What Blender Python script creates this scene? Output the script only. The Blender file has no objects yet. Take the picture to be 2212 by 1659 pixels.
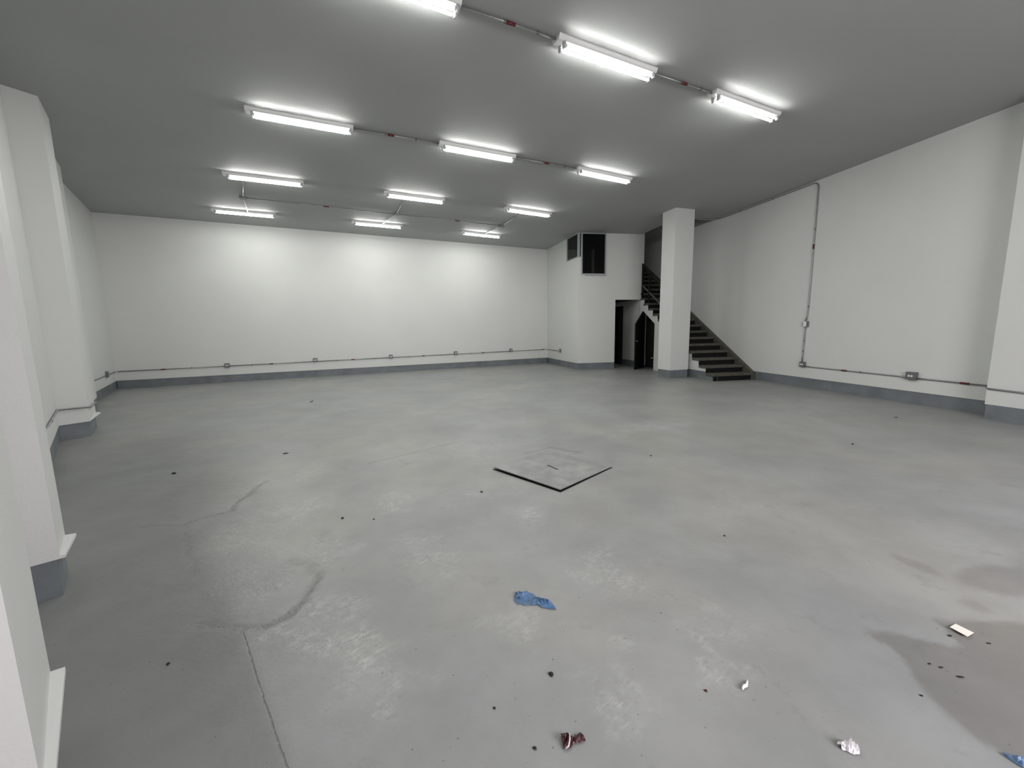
import bpy, bmesh, math, random
from math import sin, cos, pi, radians, hypot, atan2
from mathutils import Vector, Matrix, noise

# ------------------------------------------------------------------ scene, camera, light
sc = bpy.context.scene
C = sc.collection
sc.view_settings.view_transform = 'Standard'
sc.view_settings.look = 'None'
sc.view_settings.gamma = 1.0
sc.view_settings.use_curve_mapping = False
sc.view_settings.exposure = 0.07
CH = 1.41                       # camera height
CEIL = 4.386                    # ceiling height
PITCH, ROLL, FPX = 0.1377, -0.0157, 873.7
cam_d = bpy.data.cameras.new('camera'); cam = bpy.data.objects.new('camera', cam_d); C.objects.link(cam)
cam_d.sensor_width = 36.0; cam_d.sensor_fit = 'HORIZONTAL'; cam_d.lens = FPX / 2212 * 36.0
cam_d.clip_start = 0.02; cam_d.clip_end = 200
fw = Vector((0, cos(PITCH), -sin(PITCH))); up0 = Vector((0, sin(PITCH), cos(PITCH))); rt0 = Vector((1, 0, 0))
rt = cos(ROLL) * rt0 + sin(ROLL) * up0; up = -sin(ROLL) * rt0 + cos(ROLL) * up0
cam.matrix_world = Matrix(((rt.x, up.x, -fw.x, 0), (rt.y, up.y, -fw.y, 0), (rt.z, up.z, -fw.z, CH), (0, 0, 0, 1)))
sc.camera = cam
w = bpy.data.worlds.new('world'); sc.world = w; w.use_nodes = True
w.node_tree.nodes['Background'].inputs[0].default_value = (0.75, 0.78, 0.9, 1)
w.node_tree.nodes['Background'].inputs[1].default_value = 0.05
TUBE = 108.0                     # radiance of the fluorescent tubes
# daylight falling in through the open shutter behind the photographer
ld = bpy.data.lights.new('shutter_daylight', 'AREA'); lo = bpy.data.objects.new('shutter_daylight', ld); C.objects.link(lo)
ld.shape = 'RECTANGLE'; ld.size = 3.3; ld.size_y = 1.8; ld.energy = 340; ld.color = (1.0, 0.94, 0.98)
lo.location = (3.9, -1.72, 2.45)
lo.rotation_euler = (radians(54), 0, radians(11.6))      # faces into the room from the shutter opening
cy = sc.cycles; cy.max_bounces = 6; cy.diffuse_bounces = 5; cy.glossy_bounces = 3; cy.transmission_bounces = 3; cy.transparent_max_bounces = 6; cy.caustics_reflective = False; cy.caustics_refractive = False

# ------------------------------------------------------------------ node helpers / materials
def mat(name):
    m = bpy.data.materials.new(name); m.use_nodes = True
    return m, m.node_tree, m.node_tree.nodes['Principled BSDF']
def simple(name, col, rough=0.5, metal=0.0, noise_amt=0.0, nscale=20, bump=0.0, bscale=200, spec=0.5):
    m, t, b = mat(name)
    b.inputs['Base Color'].default_value = (*col, 1); b.inputs['Roughness'].default_value = rough
    b.inputs['Metallic'].default_value = metal; b.inputs['Specular IOR Level'].default_value = spec
    N = t.nodes; L = t.links
    if noise_amt or bump: tc = N.new('ShaderNodeTexCoord')
    if noise_amt:
        n = N.new('ShaderNodeTexNoise'); n.inputs['Scale'].default_value = nscale; n.inputs['Detail'].default_value = 5
        L.new(tc.outputs['Object'], n.inputs['Vector'])
        r = N.new('ShaderNodeMapRange'); r.inputs[1].default_value = 0.3; r.inputs[2].default_value = 0.7
        r.inputs[3].default_value = 1 - noise_amt; r.inputs[4].default_value = 1 + noise_amt
        L.new(n.outputs['Fac'], r.inputs[0])
        mx = N.new('ShaderNodeVectorMath'); mx.operation = 'SCALE'; mx.inputs[0].default_value = col
        L.new(r.outputs[0], mx.inputs['Scale']); L.new(mx.outputs[0], b.inputs['Base Color'])
    if bump:
        n2 = N.new('ShaderNodeTexNoise'); n2.inputs['Scale'].default_value = bscale; n2.inputs['Detail'].default_value = 4
        L.new(tc.outputs['Object'], n2.inputs['Vector'])
        bp = N.new('ShaderNodeBump'); bp.inputs['Strength'].default_value = bump; bp.inputs['Distance'].default_value = 0.01
        L.new(n2.outputs['Fac'], bp.inputs['Height']); L.new(bp.outputs[0], b.inputs['Normal'])
    return m
M = {}
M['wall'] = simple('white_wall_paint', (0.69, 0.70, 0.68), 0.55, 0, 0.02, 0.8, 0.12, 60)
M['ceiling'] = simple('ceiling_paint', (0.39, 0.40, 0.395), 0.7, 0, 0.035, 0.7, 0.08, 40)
M['base'] = simple('grey_blue_band_paint', (0.165, 0.185, 0.20), 0.5, 0, 0.16, 4, 0.12, 50)
M['concrete'] = simple('dark_bare_concrete', (0.085, 0.083, 0.066), 0.85, 0, 0.25, 9, 0.5, 60)
M['black'] = simple('black_paint', (0.006, 0.006, 0.007), 0.55, 0, 0.3, 12)
M['riser'] = simple('black_riser_paint', (0.006, 0.006, 0.006), 0.75, 0, 0.4, 14, spec=.25)
M['leaf'] = simple('black_door_paint', (0.003, 0.003, 0.005), 0.6, spec=.25)
M['bluedoor'] = simple('dark_blue_door_paint', (0.018, 0.022, 0.030), 0.4)
M['pale'] = simple('pale_edge', (0.30, 0.34, 0.33), 0.5)
M['alu'] = simple('aluminium_frame', (0.42, 0.45, 0.47), 0.45, 0.4)
M['chrome'] = simple('chrome', (0.8, 0.8, 0.8), 0.22, 1.0)
M['pipe'] = simple('galvanised_pipe', (0.33, 0.34, 0.34), 0.42, 0.75, 0.15, 30)
M['box'] = simple('galvanised_box', (0.17, 0.175, 0.18), 0.5, 0.35, 0.12, 40)
M['dark'] = simple('unlit_interior_shade', (0.02, 0.02, 0.02), 0.9)  # shade of unlit interiors put into a near-black colour
M['plastic'] = simple('white_plastic', (0.85, 0.86, 0.86), 0.35)
M['enamel'] = simple('white_enamel', (0.75, 0.76, 0.75), 0.35)
M['holder'] = simple('grey_holder_plastic', (0.45, 0.46, 0.47), 0.4)
M['red'] = simple('red_tape', (0.11, 0.010, 0.012), 0.5)
M['ledback'] = simple('tube_back', (0.6, 0.6, 0.6), 0.4)
M['pipeglint'] = simple('pipe_painted_glint', (0.8, 0.81, 0.8), 0.3, 0.2)  # same pipe, the lamps' reflection put into a pale base colour
M['rail'] = simple('grey_rail_paint', (0.09, 0.09, 0.085), 0.5)
M['steel'] = simple('black_steel', (0.006, 0.006, 0.007), 0.6, spec=.25)
M['card'] = simple('white_card', (0.80, 0.77, 0.70), 0.6, 0, 0.03, 60)
M['paper'] = simple('white_paper', (0.9, 0.9, 0.88), 0.6)
M['foil'] = simple('foil_paper', (0.93, 0.9, 0.93), 0.35, 0.15)
M['bit'] = simple('dark_grit', (0.025, 0.022, 0.02), 0.9, 0, 0.4, 300)
M['bitb'] = simple('brown_grit', (0.10, 0.035, 0.02), 0.9, 0, 0.4, 300)
M['wrapper'] = simple('dark_red_wrapper', (0.05, 0.009, 0.012), 0.38, 0.0, 0.35, 60)
M['wredge'] = simple('wrapper_white_edge', (0.8, 0.72, 0.7), 0.5)
# blue translucent film
m, t, b = mat('blue_plastic_film'); M['film'] = m
b.inputs['Base Color'].default_value = (0.12, 0.235, 0.43, 1); b.inputs['Roughness'].default_value = 0.35
tcf = t.nodes.new('ShaderNodeTexCoord'); nf = t.nodes.new('ShaderNodeTexNoise'); nf.inputs['Scale'].default_value = 14
t.links.new(tcf.outputs['Object'], nf.inputs['Vector'])
rf = t.nodes.new('ShaderNodeMapRange'); rf.inputs[1].default_value = .4; rf.inputs[2].default_value = .62; rf.inputs[3].default_value = .42; rf.inputs[4].default_value = .92
t.links.new(nf.outputs['Fac'], rf.inputs[0]); t.links.new(rf.outputs[0], b.inputs['Alpha'])
# tubes
m, t, b = mat('fluorescent_tube_light'); M['tube'] = m
b.inputs['Base Color'].default_value = (0.9, 0.9, 0.9, 1)
b.inputs['Emission Color'].default_value = (1.0, 1.0, 0.965, 1); b.inputs['Emission Strength'].default_value = TUBE
# glass
m, t, b = mat('window_glass'); M['glass'] = m
t.nodes.remove(b); o_ = t.nodes['Material Output']
tr = t.nodes.new('ShaderNodeBsdfTransparent'); tr.inputs[0].default_value = (0.12, 0.125, 0.13, 1)
gl = t.nodes.new('ShaderNodeBsdfGlossy'); gl.inputs['Roughness'].default_value = 0.02
fr = t.nodes.new('ShaderNodeFresnel'); fr.inputs['IOR'].default_value = 1.5
mxs = t.nodes.new('ShaderNodeMixShader')
t.links.new(fr.outputs[0], mxs.inputs[0]); t.links.new(tr.outputs[0], mxs.inputs[1]); t.links.new(gl.outputs[0], mxs.inputs[2]); t.links.new(mxs.outputs[0], o_.inputs[0])

# floor: grey floor paint with worn pale patches, cracks, a ridge's painted shade, damp stains (their outlines are stored on the floor mesh)
WEAR = ((-.95, 1.86, .20, .20, -40, .75, .7), (-.60, 1.50, .26, .15, -30, .6, .8), (-1.14, 1.73, .15, .08, 20, .85, .6), (-1.45, 2.15, .25, .30, 0, .45, .8), (-1.9, 2.75, .3, .35, 30, .4, .8), (.95, 1.75, .25, .15, 0, .3, .8), (1.9, 3.1, .5, .4, 0, .22, .9),
        (-.97, 3.17, .17, .22, 20, 1.0, .6), (-.56, 2.42, .24, .38, 25, .6, .8), (.14, 2.85, .15, .20, 10, .6, .7),
        (.54, 2.20, .24, .30, 10, .6, .8), (.86, 1.50, .13, .17, 0, .8, .8), (.36, 1.36, .12, .17, 10, .6, .8),
        (-.72, 1.64, .22, .14, -40, 1.0, .7), (-.98, 1.76, .22, .13, -35, .75, .7), (-.50, 1.42, .10, .18, 20, .6, .8),
        (-1.25, 2.42, .20, .28, 30, .85, .8), (-1.75, 3.05, .32, .40, 30, .6, .9), (-2.2, 3.85, .40, .40, 20, .5, .9),
        (-.24, 3.38, .30, .25, 0, .4, .9), (-.03, 1.80, .14, .12, 0, .5, .8), (.47, 4.3, .5, .35, 0, .35, .9),
        (1.9, 5.6, .9, .35, 20, .45, .9), (4.3, 6.4, 1.2, .5, 20, .30, .9), (-.9, 4.6, .8, .6, 10, .3, .9), (.5, 1.62, .10, .05, 0, .6, .8))
DAMP = ((2.35, 2.20, .055, .13, 20, .6, .35),
        (2.72, 2.05, .34, .13, 8, .8, .3), (3.3, 1.95, .6, .38, 0, .9, .3), (2.28, 1.84, .05, .06, 0, .5, .4))
SOFTCRACK_SHADE = (((-1.302, 1.753), (-1.21, 1.782), .030, .6), ((-1.21, 1.782), (-1.136, 1.84), .034, .85), ((-1.136, 1.84), (-1.10, 1.95), .036, 1.0), ((-1.10, 1.95), (-1.115, 2.07), .036, .8),  # ridge segments first: its shaded step painted dark; cracks follow
        ((-1.115, 2.07), (-1.16, 2.20), .045, .75), ((-1.16, 2.20), (-1.30, 2.36), .05, .45), ((-1.25, 2.30), (-1.38, 2.34), .05, .5),
        ((-2.464, 2.842), (-2.282, 3.050), .04, .55), ((-2.282, 3.050), (-2.375, 3.690), .04, .6), ((-2.464, 2.842), (-2.75, 2.80), .03, .5),
        ((-1.532, 4.183), (-.686, 4.935), .035, .4), ((.75, 4.42), (.459, 4.66), .05, .7), ((.459, 4.66), (.15, 4.42), .04, .5), ((-1.302, 1.753), (-1.55, 1.80), .03, .4), ((-1.9, 2.2), (-2.464, 2.842), .03, .3))
DARK_LEFT = [(-4.6, .6), (-.68, .6), (-.746, 1.136), (-1.038, 1.450), (-1.30, 1.75), (-1.75, 2.2), (-2.4, 2.85), (-2.75, 3.7), (-4.2, 5.4), (-6.2, 7.4)]  # outline of the left floor area that is mixed darker
def floor_mesh():
    def frange(a, b, st): n = int(round((b - a) / st)); return [a + (b - a) * i / n for i in range(n + 1)]
    xs = [-14., -9.] + frange(-4.6, 4.6, .025) + [9., 14.]; ys = [-5., 0.] + frange(.7, 6.6, .025) + [10., 22.]
    nx, ny = len(xs), len(ys); vs = [(x, y, 0.) for y in ys for x in xs]
    fs = [(j * nx + i, j * nx + i + 1, (j + 1) * nx + i + 1, (j + 1) * nx + i) for j in range(ny - 1) for i in range(nx - 1)]
    me = bpy.data.meshes.new('floor'); me.from_pydata(vs, [], fs); me.update()
    def sst(t): t = min(1., max(0., t)); return t * t * (3 - 2 * t)
    bl = [(cx, cy, 1 / rx, 1 / ry, cos(radians(r)), sin(radians(r)), st, so) for cx, cy, rx, ry, r, st, so in WEAR]
    dl = [(cx, cy, 1 / rx, 1 / ry, cos(radians(r)), sin(radians(r)), st, so) for cx, cy, rx, ry, r, st, so in DAMP]
    wear = [0.] * len(vs); damp = [0.] * len(vs); crack_shade = [0.] * len(vs); dark_left = [0.] * len(vs)
    def ev(lst, x, y):
        m_ = 0.
        for cx, cy, ix, iy, c, s_, st, so in lst:
            dx, dy = x - cx, y - cy
            u_ = (dx * c + dy * s_) * ix; v_ = (-dx * s_ + dy * c) * iy; r2 = u_ * u_ + v_ * v_
            if r2 > 2.2: continue
            t_ = st * sst((1 + so * .4 - math.sqrt(r2)) / (so * 1.4)); m_ = max(m_, t_)
        return m_
    BX = ((.6, 1.66), (1.08, 1.62), (1.2, 1.56), (1.36, 1.56), (1.5, 1.62), (1.59, 1.65), (1.67, 1.60), (1.75, 1.63), (3, 1.9))
    TY = ((1.3, 1.69), (1.6, 1.69), (1.75, 1.665), (1.9, 1.59), (1.96, 1.60), (1.99, 1.75), (2.1, 1.745), (2.4, 1.72), (3., 1.77), (4., 1.7), (5.2, 1.5))
    def pw(tab, t):
        for (a0, b0), (a1, b1) in zip(tab[:-1], tab[1:]):
            if a0 <= t <= a1: return b0 + (b1 - b0) * (t - a0) / (a1 - a0)
        return tab[-1][1]
    def bound(y):          # x of the darkened left floor area's right edge at this y
        for (x0, y0), (x1, y1) in zip(DARK_LEFT[1:-1], DARK_LEFT[2:]):
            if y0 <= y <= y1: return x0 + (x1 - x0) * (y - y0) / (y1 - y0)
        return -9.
    for i, (x, y, _) in enumerate(vs):
        if not (-5 < x < 5 and .6 < y < 6.8): continue
        n1 = noise.noise(Vector((x * 5, y * 5, 0))) + .5 * noise.noise(Vector((x * 11, y * 11, 3))) + .25 * noise.noise(Vector((x * 23, y * 23, 9)))
        n2 = noise.noise(Vector((x * 5, y * 5, 7))) + .5 * noise.noise(Vector((x * 11, y * 11, 5))) + .25 * noise.noise(Vector((x * 23, y * 23, 1)))
        X, Y = x + .11 * n1, y + .11 * n2
        wear[i] = ev(bl, X, Y); damp[i] = ev(dl, x + .035 * n1, y + .035 * n2)
        if x > 1.3 and y < 2.2:          # the large damp stain at the right
            q = min(x + .03 * n1 - pw(BX, y), pw(TY, x) - y + .02 * n2); damp[i] = max(damp[i], sst(q / .03 + .5))
        for a_, b_, w_, st in SOFTCRACK_SHADE:
            px, py = x + .035 * n1 - a_[0], y + .035 * n2 - a_[1]; bx, by = b_[0] - a_[0], b_[1] - a_[1]
            h = min(1, max(0, (px * bx + py * by) / (bx * bx + by * by))); dd = hypot(px - bx * h, py - by * h)
            if dd < w_: crack_shade[i] = max(crack_shade[i], st * sst((w_ - dd) / (w_ * .8)))
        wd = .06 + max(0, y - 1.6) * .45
        dark_left[i] = sst((bound(y) - x) / wd + .5) * (1 - sst((y - 4.2) / 2.2))
    for nm, dat in (('wear', wear), ('damp', damp), ('softcrack_shade', crack_shade), ('slab', dark_left)):
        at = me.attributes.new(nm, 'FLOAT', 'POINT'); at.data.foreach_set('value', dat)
    return me
def floor_material():
    m, t, b = mat('grey_floor_paint'); N = t.nodes; L = t.links
    tc = N.new('ShaderNodeTexCoord'); P0 = tc.outputs['Object']
    def nz(scale, detail=5, vec=None, rough=.5):
        n = N.new('ShaderNodeTexNoise'); n.inputs['Scale'].default_value = scale; n.inputs['Detail'].default_value = detail
        n.inputs['Roughness'].default_value = rough; L.new(vec or P0, n.inputs['Vector']); return n
    def attr(nm):
        n = N.new('ShaderNodeAttribute'); n.attribute_name = nm; return n.outputs['Fac']
    def mth(op, a, b_=None, c=None, clamp=False):
        n = N.new('ShaderNodeMath'); n.operation = op; n.use_clamp = clamp
        for i, v in enumerate((a, b_, c)):
            if v is None: continue
            if isinstance(v, (int, float)): n.inputs[i].default_value = v
            else: L.new(v, n.inputs[i])
        return n.outputs[0]
    def vm(op, a, b_=None):
        n = N.new('ShaderNodeVectorMath'); n.operation = op
        for i, v in enumerate((a, b_)):
            if v is None: continue
            if isinstance(v, tuple): n.inputs[i].default_value = v
            else: L.new(v, n.inputs[i])
        return n
    def rng(v, a, b_, c=0., d=1., smooth=True):
        n = N.new('ShaderNodeMapRange'); n.interpolation_type = 'SMOOTHSTEP' if smooth else 'LINEAR'
        L.new(v, n.inputs[0])
        for i, x in enumerate((a, b_, c, d)): n.inputs[i + 1].default_value = x
        return n.outputs[0]
    wear, damp, soft, dark_left = attr('wear'), attr('damp'), attr('softcrack_shade'), attr('slab')
    fine = nz(24, 4, None, .7); ff = rng(fine.outputs['Fac'], .38, .66)
    wv2 = vm('SUBTRACT', fine.outputs['Color'], (.5, .5, .5))
    wob2 = N.new('ShaderNodeVectorMath'); wob2.operation = 'SCALE'; L.new(wv2.outputs[0], wob2.inputs[0]); wob2.inputs['Scale'].default_value = 0.018
    PC = vm('ADD', P0, wob2.outputs[0]).outputs[0]
    def seg(a, b_, wd, strength):
        pa = vm('SUBTRACT', PC, (a[0], a[1], 0)).outputs[0]
        ba = (b_[0] - a[0], b_[1] - a[1], 0); l2 = ba[0] ** 2 + ba[1] ** 2
        dt = vm('DOT_PRODUCT', pa, ba).outputs['Value']
        h = mth('DIVIDE', dt, l2, clamp=True)
        sc_ = N.new('ShaderNodeVectorMath'); sc_.operation = 'SCALE'; sc_.inputs[0].default_value = ba; L.new(h, sc_.inputs['Scale'])
        dd = vm('LENGTH', vm('SUBTRACT', pa, sc_.outputs[0]).outputs[0]).outputs['Value']
        return rng(dd, wd * .3, wd, strength, 0.)
    mr = N.new('ShaderNodeMapping'); mr.inputs['Rotation'].default_value = (0, 0, radians(-43)); L.new(P0, mr.inputs['Vector'])
    mp = N.new('ShaderNodeMapping'); mp.inputs['Scale'].default_value = (5, 30, 1); L.new(mr.outputs[0], mp.inputs['Vector'])
    st = nz(1.7, 4, mp.outputs[0], .62)
    stf = rng(st.outputs['Fac'], .46, .66)
    pat = nz(7.5, 3, None, .6); patf = rng(pat.outputs['Fac'], .38, .60)
    grain = mth('MULTIPLY', mth('ADD', mth('MULTIPLY', stf, .5), mth('MULTIPLY', ff, .6)), mth('ADD', mth('MULTIPLY', patf, .85), .15))
    wearm = mth('MULTIPLY', wear, mth('ADD', grain, .14), clamp=True)
    pits = mth('MULTIPLY', wear, rng(fine.outputs['Fac'], .40, .33))
    crack_shade = soft
    for a_ in (((-1.296, 1.744), (-1.038, 1.450), .0055, .7), ((-1.038, 1.450), (-.72, 1.10), .0055, .7)):
        crack_shade = mth('MAXIMUM', crack_shade, seg(*a_))
    crack_shade = mth('MULTIPLY', crack_shade, rng(fine.outputs['Fac'], .35, .62, .35, 1.))
    sp = nz(3.2, 6, None, .72); scuff = rng(sp.outputs['Fac'], .585, .68)
    sp2 = nz(55, 1); dots = rng(sp2.outputs['Fac'], .745, .79)
    big = nz(.8, 2); bigf = rng(big.outputs['Fac'], .35, .65, .94, 1.06)
    med = nz(2.6, 5, None, .6); medf = rng(med.outputs['Fac'], .3, .7, .93, 1.07)
    def mixc(f, a, b_):
        n = N.new('ShaderNodeMix'); n.data_type = 'RGBA'; L.new(f, n.inputs[0])
        for s_, v in ((n.inputs[6], a), (n.inputs[7], b_)):
            if isinstance(v, tuple): s_.default_value = (*v, 1)
            else: L.new(v, s_)
        return n.outputs[2]
    col = mixc(rng(big.outputs['Color'], .38, .62), (0.275, 0.284, 0.284), (0.292, 0.294, 0.278))
    col = mixc(mth('MULTIPLY', wearm, .95), col, (0.50, 0.51, 0.49))
    col = mixc(mth('MULTIPLY', pits, .35), col, (0.13, 0.13, 0.12))
    col = mixc(mth('MULTIPLY', dark_left, .7), col, (0.19, 0.197, 0.193))  # left floor area mixed to a darker grey, soft right edge
    col = mixc(mth('MULTIPLY', damp, .50), col, (0.125, 0.115, 0.10))
    col = mixc(mth('MULTIPLY', scuff, .20), col, (0.12, 0.12, 0.11))
    col = mixc(mth('MULTIPLY', crack_shade, .6), col, (0.10, 0.098, 0.09))
    col = mixc(mth('MULTIPLY', dots, .6), col, (0.05, 0.05, 0.048))
    s1 = N.new('ShaderNodeVectorMath'); s1.operation = 'SCALE'; L.new(col, s1.inputs[0]); L.new(mth('MULTIPLY', bigf, medf), s1.inputs['Scale'])
    L.new(s1.outputs[0], b.inputs['Base Color'])
    b.inputs['Roughness'].default_value = .42
    b.inputs['Specular IOR Level'].default_value = 0.5
    h = mth('ADD', mth('MULTIPLY', wearm, .45), mth('MULTIPLY', med.outputs['Fac'], .8))
    h = mth('ADD', h, mth('MULTIPLY', crack_shade, -.7))
    bp = N.new('ShaderNodeBump'); bp.inputs['Strength'].default_value = .45; bp.inputs['Distance'].default_value = .02
    L.new(h, bp.inputs['Height']); L.new(bp.outputs[0], b.inputs['Normal'])
    return m
M['floor'] = floor_material()

# ------------------------------------------------------------------ mesh helpers
class MB:
    def __init__(s): s.v = []; s.f = []; s.smooth = False
    def add(s, vs, fs):
        o = len(s.v); s.v += [tuple(v) for v in vs]; s.f += [tuple(i + o for i in f) for f in fs]; return s
    def hexa(s, b4, t4):
        return s.add(list(b4) + list(t4), [(3, 2, 1, 0), (4, 5, 6, 7), (0, 1, 5, 4), (1, 2, 6, 5), (2, 3, 7, 6), (3, 0, 4, 7)])
    def box(s, x0, x1, y0, y1, z0, z1):
        return s.hexa([(x0, y0, z0), (x1, y0, z0), (x1, y1, z0), (x0, y1, z0)], [(x0, y0, z1), (x1, y0, z1), (x1, y1, z1), (x0, y1, z1)])
    def prism(s, pts, z0, z1):
        n = len(pts)
        return s.add([(x, y, z0) for x, y in pts] + [(x, y, z1) for x, y in pts],
                     [tuple(range(n - 1, -1, -1)), tuple(range(n, 2 * n))] + [(i, (i + 1) % n, n + (i + 1) % n, n + i) for i in range(n)])
    def xprism(s, prof, x0, x1):           # profile in (y,z) swept along x
        n = len(prof)
        return s.add([(x0, y, z) for y, z in prof] + [(x1, y, z) for y, z in prof],
                     [tuple(range(n - 1, -1, -1)), tuple(range(n, 2 * n))] + [(i, (i + 1) % n, n + (i + 1) % n, n + i) for i in range(n)])
    def tube(s, path, r, seg=10, caps=True):
        P = [Vector(p) for p in path]; n = len(P); rings = []
        t0 = (P[1] - P[0]).normalized(); ref = Vector((0, 0, 1)) if abs(t0.z) < .9 else Vector((1, 0, 0))
        u = t0.cross(ref).normalized()
        for i in range(n):
            t = (P[min(i + 1, n - 1)] - P[max(i - 1, 0)]).normalized()
            u = (u - t * u.dot(t)).normalized(); v = t.cross(u)
            rr = r[i] if isinstance(r, (list, tuple)) else r
            rings.append([P[i] + rr * (cos(2 * pi * k / seg) * u + sin(2 * pi * k / seg) * v) for k in range(seg)])
        vs = [q for R_ in rings for q in R_]; fs = []
        for i in range(n - 1):
            for k in range(seg):
                fs.append((i * seg + k, i * seg + (k + 1) % seg, (i + 1) * seg + (k + 1) % seg, (i + 1) * seg + k))
        if caps: fs += [tuple(range(seg - 1, -1, -1)), tuple((n - 1) * seg + k for k in range(seg))]
        s.add(vs, fs); s.smooth = True; return s
def obj(name, mb, mt, parent=None, origin=None, bevel=0, label=None):
    me = bpy.data.meshes.new(name)
    vs = mb.v
    if origin is not None: vs = [(x - origin[0], y - origin[1], z - origin[2]) for x, y, z in vs]
    me.from_pydata(vs, [], mb.f); me.update()
    bm = bmesh.new(); bm.from_mesh(me); bmesh.ops.recalc_face_normals(bm, faces=bm.faces); bm.to_mesh(me); bm.free()
    me.materials.append(mt if not isinstance(mt, str) else M[mt])
    if mb.smooth:
        for p in me.polygons: p.use_smooth = len(p.vertices) == 4
    o = bpy.data.objects.new(name, me); C.objects.link(o)
    if origin is not None: o.location = origin
    if parent: o.parent = parent
    if parent and origin is not None: o.location = (0, 0, 0)
    if bevel:
        md = o.modifiers.new('bevel', 'BEVEL'); md.width = bevel; md.segments = 2; md.limit_method = 'ANGLE'
    if label: o['label'] = label
    return o
def tag(o, label=None, cat=None, group=None, kind=None):
    if label: o['label'] = label
    if cat: o['category'] = cat
    if group: o['group'] = group
    if kind: o['kind'] = kind
    return o
def empty(name, loc=(0, 0, 0), rz=0, label=None, cat=None, group=None, kind=None):
    o = bpy.data.objects.new(name, None); C.objects.link(o); o.empty_display_size = .1
    o.location = loc; o.rotation_euler = (0, 0, rz); return tag(o, label, cat, group, kind)
def struct(name, mb, mt, parent=None):
    o = obj(name, mb, mt, parent)
    if not parent: o['kind'] = 'structure'
    return o
def copy_thing(root, loc, rz, label):
    r = root.copy(); C.objects.link(r); r.location = loc; r.rotation_euler = (0, 0, rz); r['label'] = label
    for ch in list(root.children):
        c = ch.copy(); C.objects.link(c); c.parent = r
        for g in list(ch.children):
            d_ = g.copy(); C.objects.link(d_); d_.parent = c
    return r
def slab(mb, P, Q, z0, z1, th, off=0.0):
    """wall with its visible face on the line P-Q, thickness to the left (+th) or right (-th), face set back by off"""
    P = Vector(P); Q = Vector(Q); u = (Q - P).normalized(); n = Vector((-u.y, u.x)) * (1 if th > 0 else -1)
    a = P + n * off; b_ = Q + n * off; c = Q + n * abs(th); d_ = P + n * abs(th)
    mb.hexa([(*a, z0), (*b_, z0), (*c, z0), (*d_, z0)], [(*a, z1), (*b_, z1), (*c, z1), (*d_, z1)]); return mb
def holed(mb, P, Q, z0, z1, th, holes, off=0.0):
    P = Vector(P); Q = Vector(Q); Ln = (Q - P).length; u = (Q - P).normalized()
    us = sorted({0., Ln} | {h for q in holes for h in q[:2] if 0 <= h <= Ln}); zs = sorted({z0, z1} | {h for q in holes for h in q[2:] if z0 <= h <= z1})
    for i in range(len(us) - 1):
        j = 0
        while j < len(zs) - 1:
            cu = (us[i] + us[i + 1]) / 2
            def op(k): return any(a < cu < b_ and c < (zs[k] + zs[k + 1]) / 2 < d_ for a, b_, c, d_ in holes)
            if op(j): j += 1; continue
            k = j
            while k + 1 < len(zs) - 1 and not op(k + 1): k += 1
            slab(mb, P + u * us[i], P + u * us[i + 1], zs[j], zs[k + 1], th, off); j = k + 1
    return mb

# ------------------------------------------------------------------ plan of the place
A = Vector((5.102, 10.10)); D = Vector((-.2008, .9796)); E_ = Vector((.9796, .2008)); RW = 1.16
def S(s, e): return A + D * s + E_ * e
def S3(s, e, z): p = S(s, e); return (p.x, p.y, z)
BL = Vector((-10.25, 10.42)); BR = Vector((1.43, 16.2)); BK = Vector((2.19, 13.42)); BKR = S(3.78, 0)
bdir = (BR - BL).normalized()
BH = 0.21; RECESS = 0.012
BEND = BR + bdir * 5.0
left_pts = [BL, Vector((-8.6, 8.2)), Vector((-6.07, 5.3)), Vector((-4.93, 4.18)), Vector((-2.75, 1.88)), Vector((-1.85, .95)), Vector((1.15, -2.25))]
REAR_L = left_pts[-1]; REAR_R = S(-11.4, RW)

# floor & ceiling
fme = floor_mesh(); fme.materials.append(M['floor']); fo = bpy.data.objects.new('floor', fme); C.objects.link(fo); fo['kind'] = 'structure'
fsol = fo.modifiers.new('slab', 'SOLIDIFY'); fsol.thickness = .2; fsol.offset = -1
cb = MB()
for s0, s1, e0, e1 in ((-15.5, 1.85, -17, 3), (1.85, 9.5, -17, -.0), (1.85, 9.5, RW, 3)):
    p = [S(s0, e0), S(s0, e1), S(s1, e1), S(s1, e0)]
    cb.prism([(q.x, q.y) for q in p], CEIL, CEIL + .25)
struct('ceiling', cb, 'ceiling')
# walls
wb = MB(); slab(wb, BL - bdir * .3, BR, BH, CEIL, .2); slab(wb, BR, BEND, BH, 7.2, .2); struct('wall_back', wb, 'wall')
bb = MB(); slab(bb, BL, BR, 0, BH, .2, RECESS); struct('baseboard_back', bb, 'base')
wb = MB(); bb = MB()
for p, q in zip(left_pts[:-1], left_pts[1:]):
    slab(wb, p, q, BH, CEIL, -.25); slab(bb, p, q, 0, BH, -.25, RECESS)
struct('wall_left', wb, 'wall'); struct('baseboard_left', bb, 'base')
wb = MB(); slab(wb, S(-11.6, RW), S(7.6, RW), BH, CEIL, -.2); slab(wb, S(1.6, RW), S(7.6, RW), CEIL, 7.2, -.2); struct('wall_right', wb, 'wall')
bb = MB(); slab(bb, S(-11.6, RW), S(-.02, RW), 0, BH, -.2, RECESS); struct('baseboard_right', bb, 'base')
wb = MB(); rl = (REAR_R - REAR_L).length
holed(wb, REAR_R, REAR_L, 0, CEIL, .2, [(rl - 5.1, rl - 1.6, 0, 3.4)]); struct('wall_rear', wb, 'wall')
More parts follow.
